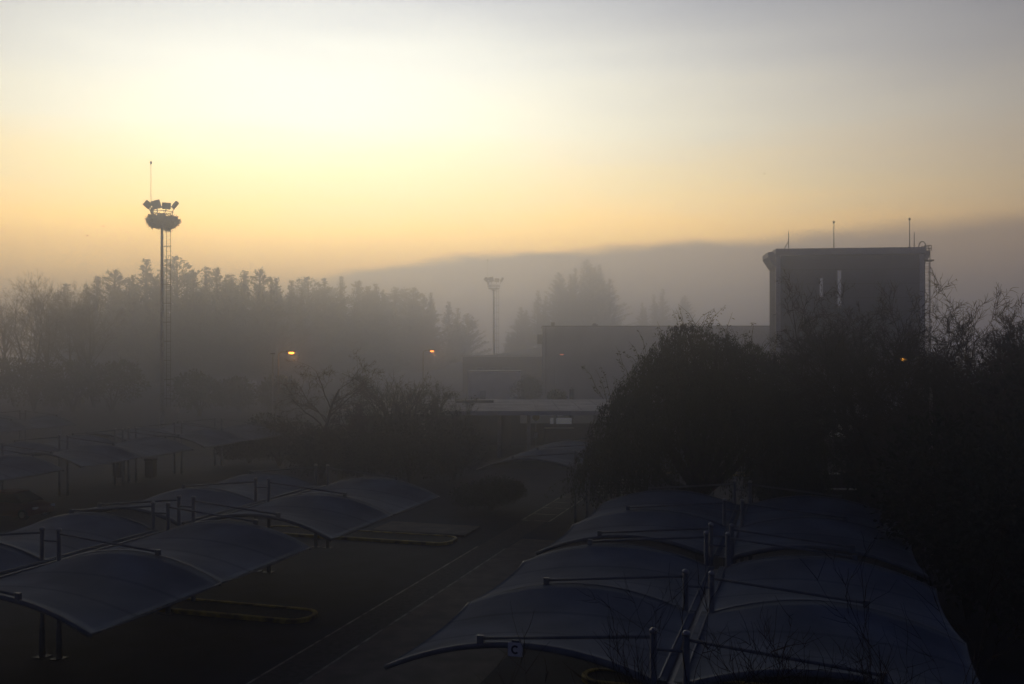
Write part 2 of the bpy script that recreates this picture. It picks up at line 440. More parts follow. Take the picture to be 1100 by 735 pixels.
hoop = [(uvx(984.5) + (1 - math.cos(a)) * .36, 1.2, TZ + .1 + math.sin(a) * .62) for a in [PI * k / 10 for k in range(11)]]
hoop = [(uvx(984.5), 1.2, TZ - .1)] + hoop + [(hoop[-1][0], 1.2, TZ - .3)]
MB().tube(hoop, .05, 6).build('ladder_hoop', M['galv'], tb)
# roof cage and ladder on the right side
lx0, lx1 = TW + .28, TW + .80
g = MB()
for x in (lx0 - .1, (lx0 + lx1) / 2, lx1 + .05):
    for y in (.3, 1.3): g.tube([(x, y, TZ - .35), (x, y, TZ + .22)], .035, 5)
for z in (TZ + .22, TZ - .05):
    for y in (.3, 1.3): g.tube([(lx0 - .1, y, z), (lx1 + .05, y, z)], .035, 5)
    g.tube([(lx1 + .05, .3, z), (lx1 + .05, 1.3, z)], .035, 5)
g.build('roof_cage', M['galv'], tb)
g = MB(); g.bb(TW + .10, TW + 1.05, .1, 1.2, vz(282), vz(282) + .14); g.build('ladder_platform', M['darkmetal'], tb)
g = MB()
for x in (lx0, lx1): g.tube([(x, .6, 3), (x, .6, TZ)], .045, 6)
g.tube([(TW + .56, .15, 3), (TW + .56, .15, vz(282))], .03, 5)
z = 3.2
while z < TZ - .2: g.tube([(lx0, .6, z), (lx1, .6, z)], .018, 4); z += .3
z = 4.0
while z < vz(284):
    g.tube([(lx0, .6, z), (lx0 - .02, .25, z), (TW + .56, .12, z), (lx1 + .02, .25, z), (lx1, .6, z)], .03, 4); z += 1.75
g.build('side_ladder', M['galv'], tb)

# --- long lower block (D ~ 122)
D = 190.0; q = D / F_PX
c0 = P(583, 377, D); c0.z = 0
lb = yawed('long_building', c0, -R(1.0))
tag(lb, 'long flat-roofed grey block fading in the fog left of the clad tower', 'building')
LZ = CAM_H + 25.8 * q; LW = (838 - 583) * q
MB().bb(0, LW, 0, 14, 0, LZ).build('wall', M['bwall'], lb)
MB().bb(-.15, LW + .1, -.15, 14.1, LZ, LZ + .22).build('parapet', M['darkwall'], lb)
MB().bb(9.5 * q, 13.2 * q, 2, 3.6, LZ + .22, LZ + .95).build('roof_vent', M['darkmetal'], lb, bevel=.05)
g = MB(); g.bb(54 * q, 60 * q, 2, 3.5, LZ + .22, LZ + .55); g.bb(55 * q, 58 * q, 2.2, 3.2, LZ + .55, LZ + .75); g.build('roof_vent', M['darkmetal'], lb)
MB().tube([(3.4 * q, -.15, 1), (3.4 * q, -.15, LZ)], .07, 6).build('downpipe', M['darkmetal'], lb)
MB().bb(-1.05, 0.0, 1, 2.2, LZ - 3.4, LZ - 1.5).build('wall_unit', M['darkwall'], lb)

# --- dark low building behind the shed (D ~ 135)
D = 215.0; q = D / F_PX; c0 = P(497, 377, D); c0.z = 0
db_ = yawed('low_building', c0, 0)
tag(db_, 'dark low building with a thin pale roof edge behind the white shed', 'building')
zt = CAM_H - 6.5 * q
MB().bb(0, 88 * q, 0, 8, 0, zt).build('wall', M['darkwall'], db_)
MB().bb(-.3, 88 * q + .1, -.3, 8.3, zt, zt + .25).build('roof_edge', M['roof'], db_)
for k in range(3):
    f = MB().bb(3 + k * 3, 4.6 + k * 3, -.05, 0, 4.6, 5.8).build('window', M['galv'], db_)
    MB().bb(3.1 + k * 3, 4.5 + k * 3, -.06, -.048, 4.7, 5.7).build('window_pane', M['glass'], f)
# --- white shed
D = 178.0; q = D / F_PX; c0 = P(503, 377, D); c0.z = 0
sh = yawed('white_shed', c0, -R(2))
tag(sh, 'plain pale-walled shed behind the frosted flat roof', 'shed')
zt = CAM_H - 22.0 * q
MB().bb(0, 56 * q, 0, 5, 0, zt).build('wall', M['shed'], sh)
MB().bb(-.08, 56 * q + .08, -.08, 5.1, zt, zt + .12).build('roof', M['galv'], sh, bevel=.02)
MB().bb(2.2, 3.2, -.04, 0, 0, 2.1).build('door', M['galv'], sh)

# --- wide flat-roofed shelter (D 84..105)
zr = 4.1; zl = P(352, 443, 84.5).x; zrx = P(700, 443, 84.5).x
sc_ = yawed('flat_roof_shelter', (zl, 84.5, 0), 0)
tag(sc_, 'wide open shelter with frosted flat roof on slim columns between tree and willow', 'shelter')
SWd = zrx - zl; q = 84.5 / F_PX
def sx_(u): return (u - 352) * q
g = MB(); g.bb(0, SWd, 0, 21, zr - .05, zr + .06); g.build('roof', M['roof'], sc_)
MB().bb(-.05, SWd + .05, -.1, 0, zr - .28, zr + .10).build('roof_edge', M['fascia'], sc_)
k = 0
for k in range(14): MB().bb(.1 + k * SWd / 14, .22 + k * SWd / 14, .2, 20.8, zr + .06, zr + .11).build('roof_rib', M['roof'], sc_)
g = MB(); g.bb(sx_(480), sx_(527), 14, 14.5, zr + .06, zr + .32); g.build('roof_rail', M['darkmetal'], sc_)
for u in (372, 412, 455, 495, 536, 568, 640, 680):
    MB().box((sx_(u), .6, zr / 2 - .03), (.32, .32, zr - .06)).build('column', M['galv'], sc_, bevel=.02)
# rear wall; added glowing panels stand in for sky seen through gaps
g = MB()
g.bb(sx_(352), sx_(560), 12, 12.3, 0, zr - .1); g.bb(sx_(560), sx_(700), 12, 12.3, 0, 2.2)
g.build('rear_wall', M['darkwall'], sc_)
MB().bb(sx_(539), sx_(549), 9.8, 10, 0, 3.6).build('door', M['brown'], sc_)
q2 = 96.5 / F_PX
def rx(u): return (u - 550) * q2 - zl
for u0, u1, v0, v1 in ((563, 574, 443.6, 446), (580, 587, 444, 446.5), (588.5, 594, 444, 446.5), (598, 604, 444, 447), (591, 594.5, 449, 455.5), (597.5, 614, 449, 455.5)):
    MB().bb(rx(u0), rx(u1), 11.9, 11.98, CAM_H - (v1 - 377) * q2, CAM_H - (v0 - 377) * q2).build('sky_glow_panel', M['glowpane'], sc_)
g = MB(); g.bb(rx(584), rx(615), 9, 11, 0, CAM_H - (458 - 377) * q2); g.build('counter_block', M['darkmetal'], sc_)
# yellow round sign
p = P(575.5, 448.3, 92)
ys = empty('round_sign', (p.x, p.y, 0)); tag(ys, 'round yellow sign on a pole under the frosted shelter roof', 'sign')
MB().tube([(0, 0, 0), (0, 0, p.z)], .04, 8).build('pole', M['galv'], ys)
MB().tube([(0, -.10, p.z), (0, -.05, p.z)], .34, 20).build('sign_disc', M['ysign'], ys)
MB().box((0, -.07, p.z - 1.7), (.4, .03, .5)).build('notice_plate', M['pane'], ys)

# ------------------------------------------------------------------ floodlight masts
random.seed(5)
def mast(u, D, vbase, name_label, v_plat, v_ant, nest, s=1.0):
    q = D / F_PX
    x0 = (u - U0) * q
    root = empty('floodlight_mast', (x0, D, 0)); tag(root, name_label, 'floodlight mast', 'floodlight masts')
    k = s / .1078 * .1078
    zp = CAM_H + (377 - v_plat) * q
    MB().tube([(0, 0, 0), (0, 0, zp)], [.26 * s, .15 * s], 12).build('pole', M['slat'], root, smooth=True)
    MB().box((0, 0, .05), (.9, .9, .1)).build('base', M['galv'], root)
    # ladder with cage on the right
    g = MB()
    for dx in (.52, 1.0): g.tube([(dx * s, 0, 3), (dx * s, 0, zp)], .03 * s, 4)
    z = 3.0
    while z < zp: g.tube([(.52 * s, 0, z), (1.0 * s, 0, z)], .018 * s, 3); z += .45
    z = 4.0
    while z < zp:
        g.tube([(-.2 * s, 0, z), (1.08 * s, 0, z)], .035 * s, 4)
        g.tube([(.5 * s, 0, z), (.5 * s, -.35 * s, z), (1.02 * s, -.35 * s, z), (1.02 * s, 0, z)], .02 * s, 3); z += 1.0 if False else 2.2
    g.build('caged_ladder', M['darkmetal'], root)
    # platform and rail
    g = MB(); N = 12
    for zz, rr in ((zp, 1.15), (zp + 1.0, 1.25), (zp + .6, 1.2)):
        ring = [(rr * s * math.cos(2 * PI * i / N), rr * s * math.sin(2 * PI * i / N), zz) for i in range(N + 1)]
        g.tube(ring, .04 * s, 4, cap=False)
    for i in range(0, N, 2):
        a = 2 * PI * i / N; g.tube([(1.15 * s * math.cos(a), 1.15 * s * math.sin(a), zp), (1.25 * s * math.cos(a), 1.25 * s * math.sin(a), zp + 1.0)], .035 * s, 4)
        g.tube([(0, 0, zp - .5 * s), (1.15 * s * math.cos(a), 1.15 * s * math.sin(a), zp)], .04 * s, 4)
    g.lathe((0, 0, zp - .03), [(1.12 * s, 0), (1.12 * s, .06)], 16)
    g.build('platform', M['darkmetal'], root)
    # floodlights: (x, z, w, h, tilt about y, yaw)
    for (dx, dz, wd, hh, tl, yw) in ((-1.55, 2.15, .85, .75, 40, 25), (-.55, 2.15, 1.0, 1.0, -14, 0), (.62, 2.0, .95, .75, 4, 10), (1.62, 2.1, .45, .95, 32, 60)):
        rot = Matrix.Rotation(R(yw), 3, 'Z') @ Matrix.Rotation(R(tl), 3, 'Y') @ Matrix.Rotation(R(18), 3, 'X')
        c = Vector((dx * s, -.3 * s, zp + dz * s - .35 * s))
        fl = MB().box(c, (wd * s, .28 * s, hh * s), rot).build('floodlight', M['darkmetal'], root, bevel=.04)
        MB().tube([c, (dx * .78 * s, -.2 * s, zp + .9 * s)], .05 * s, 5).build('floodlight_bracket', M['darkmetal'], fl)
    MB().box((-1.15 * s, 0, zp + 1.15 * s), (.26 * s, .3 * s, .7 * s)).build('junction_box', M['darkmetal'], root)
    za = CAM_H + (377 - v_ant) * q
    a = MB().tube([(-1.28 * s, 0, zp + .5), (-1.28 * s, 0, za)], [.035 * s, .02 * s], 5).build('aerial', M['galv'], root)
    MB().lathe((-1.28 * s, 0, za - .35 * s), [(.02, -.22 * s), (.13 * s, .0), (.16 * s, .12 * s), (.02, .2 * s)], 8).build('aerial_head', M['darkmetal'], a)
    if nest:
        mb = MB()
        mb.lathe((0, 0, zp - .05), [(.5, -.45), (1.1, -.3), (1.25, .0), (1.1, .35), (.3, .4)], 18)
        rnd = random.Random(3)
        for i in range(3000):
            a = rnd.uniform(0, 2 * PI); hz = rnd.uniform(-.62, .5)
            if math.cos(a) > 0 and rnd.random() < .3: hz -= .35
            lob = 1 + .12 * math.sin(3 * a + 1) + .08 * math.sin(7 * a)
            rr = 1.62 * math.sqrt(max(.1, 1 - (hz / .85) ** 2 * .5)) * lob * rnd.uniform(.65, 1.0)
            c = Vector((rr * math.cos(a), rr * math.sin(a), zp - .05 + hz + .10 * math.sin(4 * a)))
            d = Vector((rnd.gauss(0, 1), rnd.gauss(0, 1), rnd.gauss(0, .6))).normalized() * rnd.uniform(.15, .42)
            mb.tube([c - d, c + d], rnd.uniform(.015, .04), 3, cap=False)
        o = mb.build('stork_nest', M['nest']); o.location = (x0, D, 0)
        tag(o, 'big ragged stork nest of sticks on top of the tall floodlight mast', 'nest')
mast(174, 111, 465, 'tall grey floodlight mast on the left with the stork nest on top', 237, 172, True)
mast(530.5, 300, 0, 'faint far floodlight mast without a nest, in the middle of the fog', 310, 278, False, 1.55)

# ------------------------------------------------------------------ street lamps
def lamp(u, v, D, m, label, size=.34, arm=1, pw=0):
    p = P(u, v, D)
    root = empty('street_lamp', (p.x - arm * 1.2, D, 0)); tag(root, label, 'street lamp', 'lit orange street lamps')
    MB().tube([(0, 0, 0), (0, 0, p.z - .1), (arm * .25, 0, p.z + .1), (arm * .8, 0, p.z + .16)], [.09, .06, .045, .04], 8).build('pole', M['galv'], root)
    h = MB().box((arm * 1.15, 0, p.z + .17), (.85, .34, .14)).build('lamp_head', M['darkmetal'], root, bevel=.04)
    mb = MB(); mb.lathe((arm * 1.2, 0, p.z + .02), [(.02, -size * .38), (size * .7, -size * .25), (size * .95, 0), (size * .8, .08)], 12)
    mb.build('lamp_lens', m, h, smooth=True)
    if pw:
        ld = bpy.data.lights.new('lamp_light', 'POINT'); ld.color = (1, .42, .12); ld.energy = pw; ld.shadow_soft_size = .3
        lo = bpy.data.objects.new('lamp_light', ld); scene.collection.objects.link(lo); lo.parent = root; lo.location = (arm * 1.5, -.5, p.z - .35)
lamp(313, 379.5, 88, M['sodium'], 'brightest lit orange street lamp, above the bare tree on the left', .28, 1, 60)
lamp(464, 377.5, 130, M['sodium_dim'], 'small lit orange street lamp in the fog left of the far mast', .30, 1, 50)
lamp(603.5, 381, 170, emit('sodium_lamp_faint', (1, .3, .12), .6), 'faint orange street lamp in front of the long grey block', .4)
lamp(970, 387.5, 41, emit('sodium_lamp_hidden', (1, .42, .05), 1.6), 'orange street lamp seen through the bare trees below the tower', .13, -1)

# thin poles with small pale plates in the fog
for u, v, D, lab in ((190.5, 441, 100, 'thin pole with small pale plate just right of the mast'), (65.5, 438, 92, 'thin pole with small pale plate left of the mast near the picture edge')):
    p = P(u, v, D); r_ = empty('plate_pole', (p.x, D, 0)); tag(r_, lab, 'pole')
    MB().tube([(0, 0, 0), (0, 0, p.z + .5)], .05, 6).build('pole', M['galv'], r_)
    MB().box((0, -.08, p.z), (.42, .05, .55)).build('plate', M['slat'], r_)
p = P(293, 380, 105); r_ = empty('plain_pole', (p.x, 105, 0)); tag(r_, 'thin bare pole in the fog left of the brightest lamp', 'pole')
MB().tube([(0, 0, 0), (0, 0, p.z)], .07, 6).build('shaft', M['galv'], r_)
MB().box((0, 0, p.z), (.5, .2, .12)).build('pole_cap', M['darkmetal'], r_)
# white marker post beside the right canopies
p = P(638.5, 553, 51); o = MB().lathe((0, 0, 0), [(.055, 0), (.055, 1.55), (.03, 1.6)], 8).build('marker_post', M['slat']); o.location = (p.x, 51, 0)
tag(o, 'thin pale marker post between the road end and the second right canopy', 'post')

# slatted railing under the willow
D = 62; q = D / F_PX; zb = P(0, 533, D).z
p = P(640, 533, D); r_ = empty('slatted_screen', (p.x, D, 0)); tag(r_, 'pale horizontal slat screen with dark posts under the willow', 'fence')
def lx(u): return (u - 640) * q
top = (533 - 515.5) * q + zb
g = MB()
for k in range(6): z = zb + .08 + k * (top - zb - .1) / 5; g.bb(0, lx(697), 0, .04, z - .055, z + .055)
g.build('slats', M['slat'], r_)
for u in (639.5, 656, 664, 679, 684, 696): MB().bb(lx(u) - .06, lx(u) + .06, -.12, -.02, 0, top + .15).build('post', M['darkmetal'], r_)
# low walls with pale coping right of the willow
for (u0, u1, v, D, lab, hh) in ((880, 952, 508.5, 58, 'dark low wall with pale top edge, the upper one right of the willow', .9), (864, 985, 525.0, 52, 'dark low wall with pale top edge, the lower one right of the willow', .5)):
    q = D / F_PX; p = P(u0, v, D); r_ = empty('low_wall', (p.x, D, 0), -R(2)); tag(r_, lab, 'wall')
    MB().bb(0, (u1 - u0) * q, 0, .25, 0, p.z - .06).build('wall', M['darkwall'], r_)
    MB().bb(-.04, (u1 - u0) * q + .04, -.04, .29, p.z - .06, p.z).build('coping', M['fascia'], r_)
D = 54; p = P(864, 522, D); r_ = empty('switch_cabinet', (p.x, D, 0)); tag(r_, 'small pale cabinet at the left end of the low walls', 'cabinet')
zz = P(0, 509, D).z
MB().bb(0, .5, 0, .4, .1, zz).build('cabinet_body', M['slat'], r_, bevel=.02)
MB().bb(.04, .46, -.02, -.003, .18, zz - .08).build('cabinet_door', M['galv'], r_)
MB().bb(.02, .48, .03, .37, 0, .1).build('plinth', M['darkwall'], r_)
# arched pale hut end seen through branches
D = 80; q = D / F_PX; p = P(889, 469, D); r_ = empty('arched_shelter', (p.x, D, 0)); tag(r_, 'small shelter with arched roof and pale end panel behind the bare trees', 'shelter')
ww = 38 * q; zb = p.z; N = 14; arc = [(ww / 2 - ww / 2 * math.cos(PI * k / N), zb + 1.05 * math.sin(PI * k / N)) for k in range(N + 1)]
mb = MB()
for y in (0, .08): mb.v += [Vector((x, y, z)) for x, z in arc]
n = N + 1; mb.f = [tuple(range(n)), tuple(reversed(range(n, 2 * n)))] + [(k, n + k, n + (k + 1) % n, (k + 1) % n) for k in range(n)]
mb.build('end_panel', M['pane'], r_)
mb = MB()
for y in (-.3, 5):
    mb.v += [Vector((x, y, z + .06)) for x, z in arc] + [Vector((ww / 2 + (x - ww / 2) * 1.08, y, z + .22)) for x, z in arc]
m2 = 2 * n
for k in range(N):
    mb.f += [(k, k + 1, n + k + 1, n + k), (m2 + k, m2 + n + k, m2 + n + k + 1, m2 + k + 1), (n + k, n + k + 1, m2 + n + k + 1, m2 + n + k), (k, m2 + k, m2 + k + 1, k + 1)]
mb.build('arched_roof', M['darkmetal'], r_)
MB().bb(0, ww, .1, 5, 0, zb - .02).build('wall', M['darkwall'], r_)

# dark upright bins under the far-left canopies
for u, lab in ((127.5, 'dark upright bin under the foggy canopies, the left of two'), (162, 'dark upright bin under the foggy canopies, the right of two')):
    p = P(u, 513, 72); r_ = empty('litter_bin', (p.x, 72, 0), ROW_ROT); tag(r_, lab, 'bin', 'dark bins under the foggy canopies')
    MB().bb(-.32, .32, -.3, .3, .08, 1.25).build('bin_body', M['darkmetal'], r_, bevel=.04)
    MB().bb(-.36, .36, -.34, .34, 1.25, 1.42).build('bin_lid', M['darkwall'], r_, bevel=.04)
    MB().bb(-.25, .25, -.25, .25, 0, .08).build('bin_foot', M['darkmetal'], r_)

# dark red parked car
def car(loc, rz, label):
    root = empty('parked_car', loc, rz); tag(root, label, 'car')
    L, Wd = 4.1, 1.72
    secs = [(-2.05, .62, .80, .35), (-1.98, .80, .92, .30), (-1.2, .86, .98, .22), (0, .86, .98, .20), (1.2, .86, .93, .22), (1.85, .80, .82, .30), (2.05, .66, .64, .36)]
    mb = MB(); ns = 10
    for x, hw, zt, zb in secs:
        for (a, c) in ((-1, 0), (-1, .55), (-.93, .85), (-.75, 1), (0, 1.02), (.75, 1), (.93, .85), (1, .55), (1, 0), (0, 0)):
            mb.v.append(Vector((x, a * hw, zb + c * (zt - zb))))
    for i in range(len(secs) - 1):
        for k in range(ns): mb.f.append((i * ns + k, i * ns + (k + 1) % ns, (i + 1) * ns + (k + 1) % ns, (i + 1) * ns + k))
    mb.f += [tuple(reversed(range(ns))), tuple(range((len(secs) - 1) * ns, len(secs) * ns))]
    body = mb.build('body', M['carred'], root, smooth=True)
    mb = MB()
    lo = [(-1.75, .78, .93), (1.15, .78, .95)]; hi = [(-1.15, .60, 1.42), (.35, .60, 1.44)]
    for x, hw, z in lo + hi: mb.v += [Vector((x, -hw, z)), Vector((x, hw, z))]
    mb.f = [(0, 4, 5, 1), (2, 3, 7, 6), (0, 2, 6, 4), (1, 5, 7, 3)]
    mb.build('windows', M['glass'], root)
    MB().bb(-1.17, .37, -.61, .61, 1.415, 1.47).build('roof', M['carred'], root, bevel=.02)
    for x in (-1.28, 1.28):
        for y in (-.80, .80):
            w_ = MB().tube([(x, y - .1, .31), (x, y + .1, .31)], .31, 20).build('wheel', M['rubber'], root)
            MB().tube([(x, y - .107, .31), (x, y + .107, .31)], .18, 12).build('rim', M['galv'], w_)
    for y in (-.62, .62):
        MB().bb(1.86, 2.03, y - .14, y + .14, .62, .74).build('headlight', M['pane'], root)
        MB().bb(-2.06, -1.95, y - .11, y + .11, .66, .84).build('tail_lamp', M['tail'], root)
    MB().bb(-2.075, -2.04, -.26, .26, .50, .61).build('number_plate', M['signw'], root)
car(RW(-43.2, 44.2), ROW_ROT, 'dark red car parked beneath the second row of canopies at the left')

# ------------------------------------------------------------------ vegetation
RMIN = [.009]
def branch(mb, rnd, p, d, L, r, lev, spec, twig_mb):
    """spec: list per level of (children, length factor, spread angle, up pull, wander)"""
    segs = 6 if lev == 0 else (5 if lev == 1 else (4 if lev == 2 else 3))
    pts, rs = [p.copy()], [r]; q = p.copy(); dd = d.normalized()
    nchild, lf, spread, up, wander = spec[lev]
    for i in range(segs):
        dd = (dd + Vector((rnd.gauss(0, wander), rnd.gauss(0, wander), rnd.gauss(0, wander) + up))).normalized()
        q = q + dd * L / segs; pts.append(q.copy()); rs.append(r * (1 - .62 * (i + 1) / segs))
    tgt = mb if lev < 2 else twig_mb
    tgt.tube(pts, rs, 7 if lev == 0 else (5 if lev == 1 else 3), cap=False)
    if lev + 1 >= len(spec): return
    for k in range(nchild):
        s = rnd.uniform(.30 if lev else .38, 1.0); i = min(segs - 1, int(s * segs)); f = s * segs - i
        a = pts[i].lerp(pts[i + 1], f); ax = (pts[i + 1] - pts[i]).normalized()
        o = ax.orthogonal().normalized(); o.rotate(Matrix.Rotation(rnd.uniform(0, 2 * PI), 3, ax))
        an = R(spread * rnd.uniform(.6, 1.25)); nd = ax * math.cos(an) + o * math.sin(an)
        branch(mb, rnd, a, nd, L * lf * rnd.uniform(.65, 1.2) * (1.1 - .3 * s), max(rs[i] * .5, RMIN[0]), lev + 1, spec, twig_mb)

def bare_tree(loc, H, seed, label, spec, group=None, r0=None, name='bare_tree', lean=(0, 0), trunk_frac=.55, stems=1, cat='tree', leaves=0, leafm=None, twig='twig'):
    rnd = random.Random(seed); root = empty(name, loc); tag(root, label, cat, group)
    a, t = MB(), MB()
    r0 = r0 or H * .018
    for s in range(stems):
        an = rnd.uniform(0, 2 * PI); sp = 0 if stems == 1 else .32
        d = Vector((lean[0] + sp * math.cos(an), lean[1] + sp * math.sin(an), 1))
        branch(a, rnd, Vector((.2 * sp * math.cos(an), .2 * sp * math.sin(an), -.05)), d, H * trunk_frac, r0, 0, spec, t)
    # scale to the wanted height
    mz = max(v.z for v in a.v + t.v); k = H / mz
    for m in (a, t): m.v = [v * k for v in m.v]
    a.build('trunk', M['bark'], root)
    if leaves:
        base = list(t.v); n = len(base)
        for i in range(leaves):
            p = base[rnd.randrange(n)] + Vector((rnd.gauss(0, .12), rnd.gauss(0, .12), rnd.gauss(0, .12)))
            t.leaf(p, Vector((rnd.gauss(0, 1), rnd.gauss(0, 1), rnd.gauss(-.4, .7))), Vector((rnd.gauss(0, 1), rnd.gauss(0, 1), 1)), rnd.uniform(.08, .16), rnd.uniform(.02, .04))
    t.build('crown', M[leafm] if leafm else M[twig], root)
    return root
SP_WIDE = [(9, .62, 48, .10, .10), (8, .55, 42, .10, .16), (8, .50, 40, .06, .2), (6, .5, 40, .02, .25), (0, 0, 0, .0, .3)]
SP_FINE = [(10, .60, 42, .08, .08), (9, .52, 38, .10, .14), (8, .52, 36, .06, .18), (7, .50, 38, .04, .22), (0, 0, 0, .03, .28)]
SP_FAR = [(9, .60, 40, .08, .08), (8, .52, 38, .08, .14), (7, .5, 36, .05, .2), (0, 0, 0, .03, .25)]
SP_SAP = [(6, .62, 30, .09, .10), (6, .5, 34, .08, .14), (5, .45, 36, .06, .18), (0, 0, 0, .05, .2)]

def leafy(loc, rx_, rz_, zc, seed, label, m, n=9000, size=.28, lobes=9, group=None, name='bush', trunk=True, cat='bush', ry=None, low=-.95, droop=0.0, core=True):
    rnd = random.Random(seed); root = empty(name, loc); tag(root, label, cat, group)
    ry = ry or rx_
    L = []
    for i in range(lobes):
        a = rnd.uniform(0, 2 * PI); e = rnd.uniform(-.6, 1.0)
        L.append((Vector((math.cos(a) * math.cos(e) * .55 * rx_, math.sin(a) * math.cos(e) * .55 * ry, zc + math.sin(e) * .55 * rz_)), rnd.uniform(.36, .58)))
    L.append((Vector((0, 0, zc)), .7))
    mb = MB()
    for i in range(n):
        c, f = L[rnd.randrange(len(L))]
        v = Vector((rnd.gauss(0, 1), rnd.gauss(0, 1), rnd.gauss(0, 1))).normalized()
        r = rnd.uniform(.45, 1.05) ** .6 if rnd.random() < .9 else rnd.uniform(1, 1.25)
        p = c + Vector((v.x * rx_, v.y * ry, v.z * rz_)) * f * r
        if p.z < .05: p.z = rnd.uniform(.05, .5)
        mb.leaf(p, v + Vector((rnd.gauss(0, .7), rnd.gauss(0, .7), rnd.gauss(0, .7) - droop)), Vector((rnd.gauss(0, 1), rnd.gauss(0, 1), rnd.gauss(0, 1))), size * rnd.uniform(.6, 1.4), size * .22 * rnd.uniform(.6, 1.4))
    a = MB()
    if trunk:
        for k in range(7):
            c, f = L[k % len(L)]
            a.tube([(0, 0, 0), (c.x * .25, c.y * .25, zc * .45), (c.x, c.y, c.z)], [.05 * rx_ ** .6, .035 * rx_ ** .6, .012], 5)
        a.build('trunk', M['bark'], root)
    mb.build('crown', m, root)
    return root

# conifers: six shapes shared by the whole far line
def conifer_mesh(seed, H=14.0, Rm=4.2):
    rnd = random.Random(seed); t, c = MB(), MB()
    stems = [(0.0, 0.0, H, 1.0)]
    for i in range(rnd.choice((1, 2, 3))):
        stems.append((rnd.choice((-1, 1)) * rnd.uniform(.8, 1.7), rnd.uniform(-1, 1), H * rnd.uniform(.76, .95), .6))
    for ox, oy, H1, wf in stems:
     t.tube([(ox * .2, oy * .2, 0), (ox * .8, oy, H1 * .5), (ox, oy, H1 * .97)], [.30, .2, .04], 7)
     tiers = 34
     for k in range(tiers):
        f = (k + .5) / tiers; z = H1 * (.06 + .93 * f)
        rr = wf * Rm * (1.5 * (1 - f) ** (.72 if seed % 2 else .92)) * rnd.uniform(.55, 1.25) + .05
        for b in range(int((4 + 4 * (1 - f)) * (.6 + .4 * wf))):
            a = rnd.uniform(0, 2 * PI); Lb = rr * rnd.uniform(.65, 1.2); up = rnd.uniform(.15, .6) + .6 * f
            d = Vector((math.cos(a), math.sin(a), up)).normalized()
            st = Vector((ox, oy, z))
            t.tube([st, st + d * Lb], [.05, .01], 3, cap=False)
            for q in range(int(5 + Lb * 22)):
                s = rnd.uniform(.18, 1.0) ** .8; p = st + d * Lb * s + Vector((rnd.gauss(0, .09), rnd.gauss(0, .09), rnd.gauss(0, .09)))
                c.leaf(p, d + Vector((rnd.gauss(0, .5), rnd.gauss(0, .5), rnd.gauss(.25, .4))), Vector((rnd.gauss(0, 1), rnd.gauss(0, 1), rnd.gauss(0, 1))), rnd.uniform(.16, .36), rnd.uniform(.035, .07))
    return t, c
CON = []
for i in range(6):
    H_ = 14.0; t, c = conifer_mesh(40 + i, H_, (2.1, 3.0, 2.5, 3.6, 2.0, 3.2)[i])
    mt = bpy.data.meshes.new('trunk'); mt.from_pydata([tuple(v) for v in t.v], [], t.f); mt.materials.append(M['bark'])
    mc = bpy.data.meshes.new('crown'); mc.from_pydata([tuple(v) for v in c.v], [], c.f); mc.materials.append(M['con'])
    CON.append((mt, mc, H_))
def conifer(u, vtop, D, k, label, group, wide=1.0, zb=0.0):
    p = P(u, vtop, D); root = empty('conifer_tree', (p.x, D, zb), k * 1.7); tag(root, label, 'tree', group)
    mt, mc, H_ = CON[k % 6]; s = (p.z - zb) / H_
    for nm, me in (('trunk', mt), ('crown', mc)):
        o = bpy.data.objects.new(nm, me); scene.collection.objects.link(o); o.parent = root
    root.scale = (s * wide, s * wide, s)
GL = 'conifers of the foggy tree line'
front = [(104, 296, 'low conifer where the bare trees meet the conifer line, at far left'),
         (123, 290, 'pointed conifer between the bare trees and the tall pair by the mast'),
         (143, 295, 'low shouldered conifer second to the left of the mast'),
         (157, 278, 'tall broad-topped conifer immediately left of the mast pole'),
         (190, 276, 'tall pointed conifer immediately right of the mast pole'),
         (207, 290, 'conifer with a slanting top just right of the tall pointed one by the mast'),
         (221, 287, 'conifer with a sharp top, left of the twin-topped one in the tree line'),
         (233, 288, 'conifer right of the sharp-topped one, its top just as high'),
         (249, 294, 'low conifer in the dip of the tree line above left of the bright lamp'),
         (262, 290, 'conifer at the right side of the dip, left of the broad one'),
         (279, 289, 'broad round-topped conifer up and left of the bright lamp'),
         (297, 298, 'small conifer right above the gap left of the bright lamp'),
         (313, 301, 'low conifer straight above the brightest orange lamp'),
         (331, 298, 'conifer just right of straight above the brightest lamp'),
         (349, 299, 'flat-topped conifer above the leaning bare tree'),
         (366, 297, 'pointed conifer above and right of the leaning bare tree'),
         (385, 302, 'conifer starting the slope down of the tree line to the right'),
         (404, 304, 'pale conifer midway down the right slope of the tree line'),
         (424, 308, 'paler conifer lower down the right slope of the tree line'),
         (444, 309, 'pale conifer above the small far orange lamp'),
         (463, 314, 'very pale conifer just right of above the small far lamp'),
         (482, 324, 'hardly visible conifer where the tree line sinks towards the far mast'),
         (503, 337, 'hardly visible low conifer just left of the far mast'),
         (556, 346, 'last hardly visible low conifer, right of the far mast above the dark roof')]
for i, (u, v, lab) in enumerate(front):
    D = 222 + (i * 37 % 23) + max(0, u - 270) * .6
    conifer(u, v, D, i * 5 + (i // 3), lab, GL, (1.15, 1.5, 1.25, 1.65, 1.35)[i % 5])
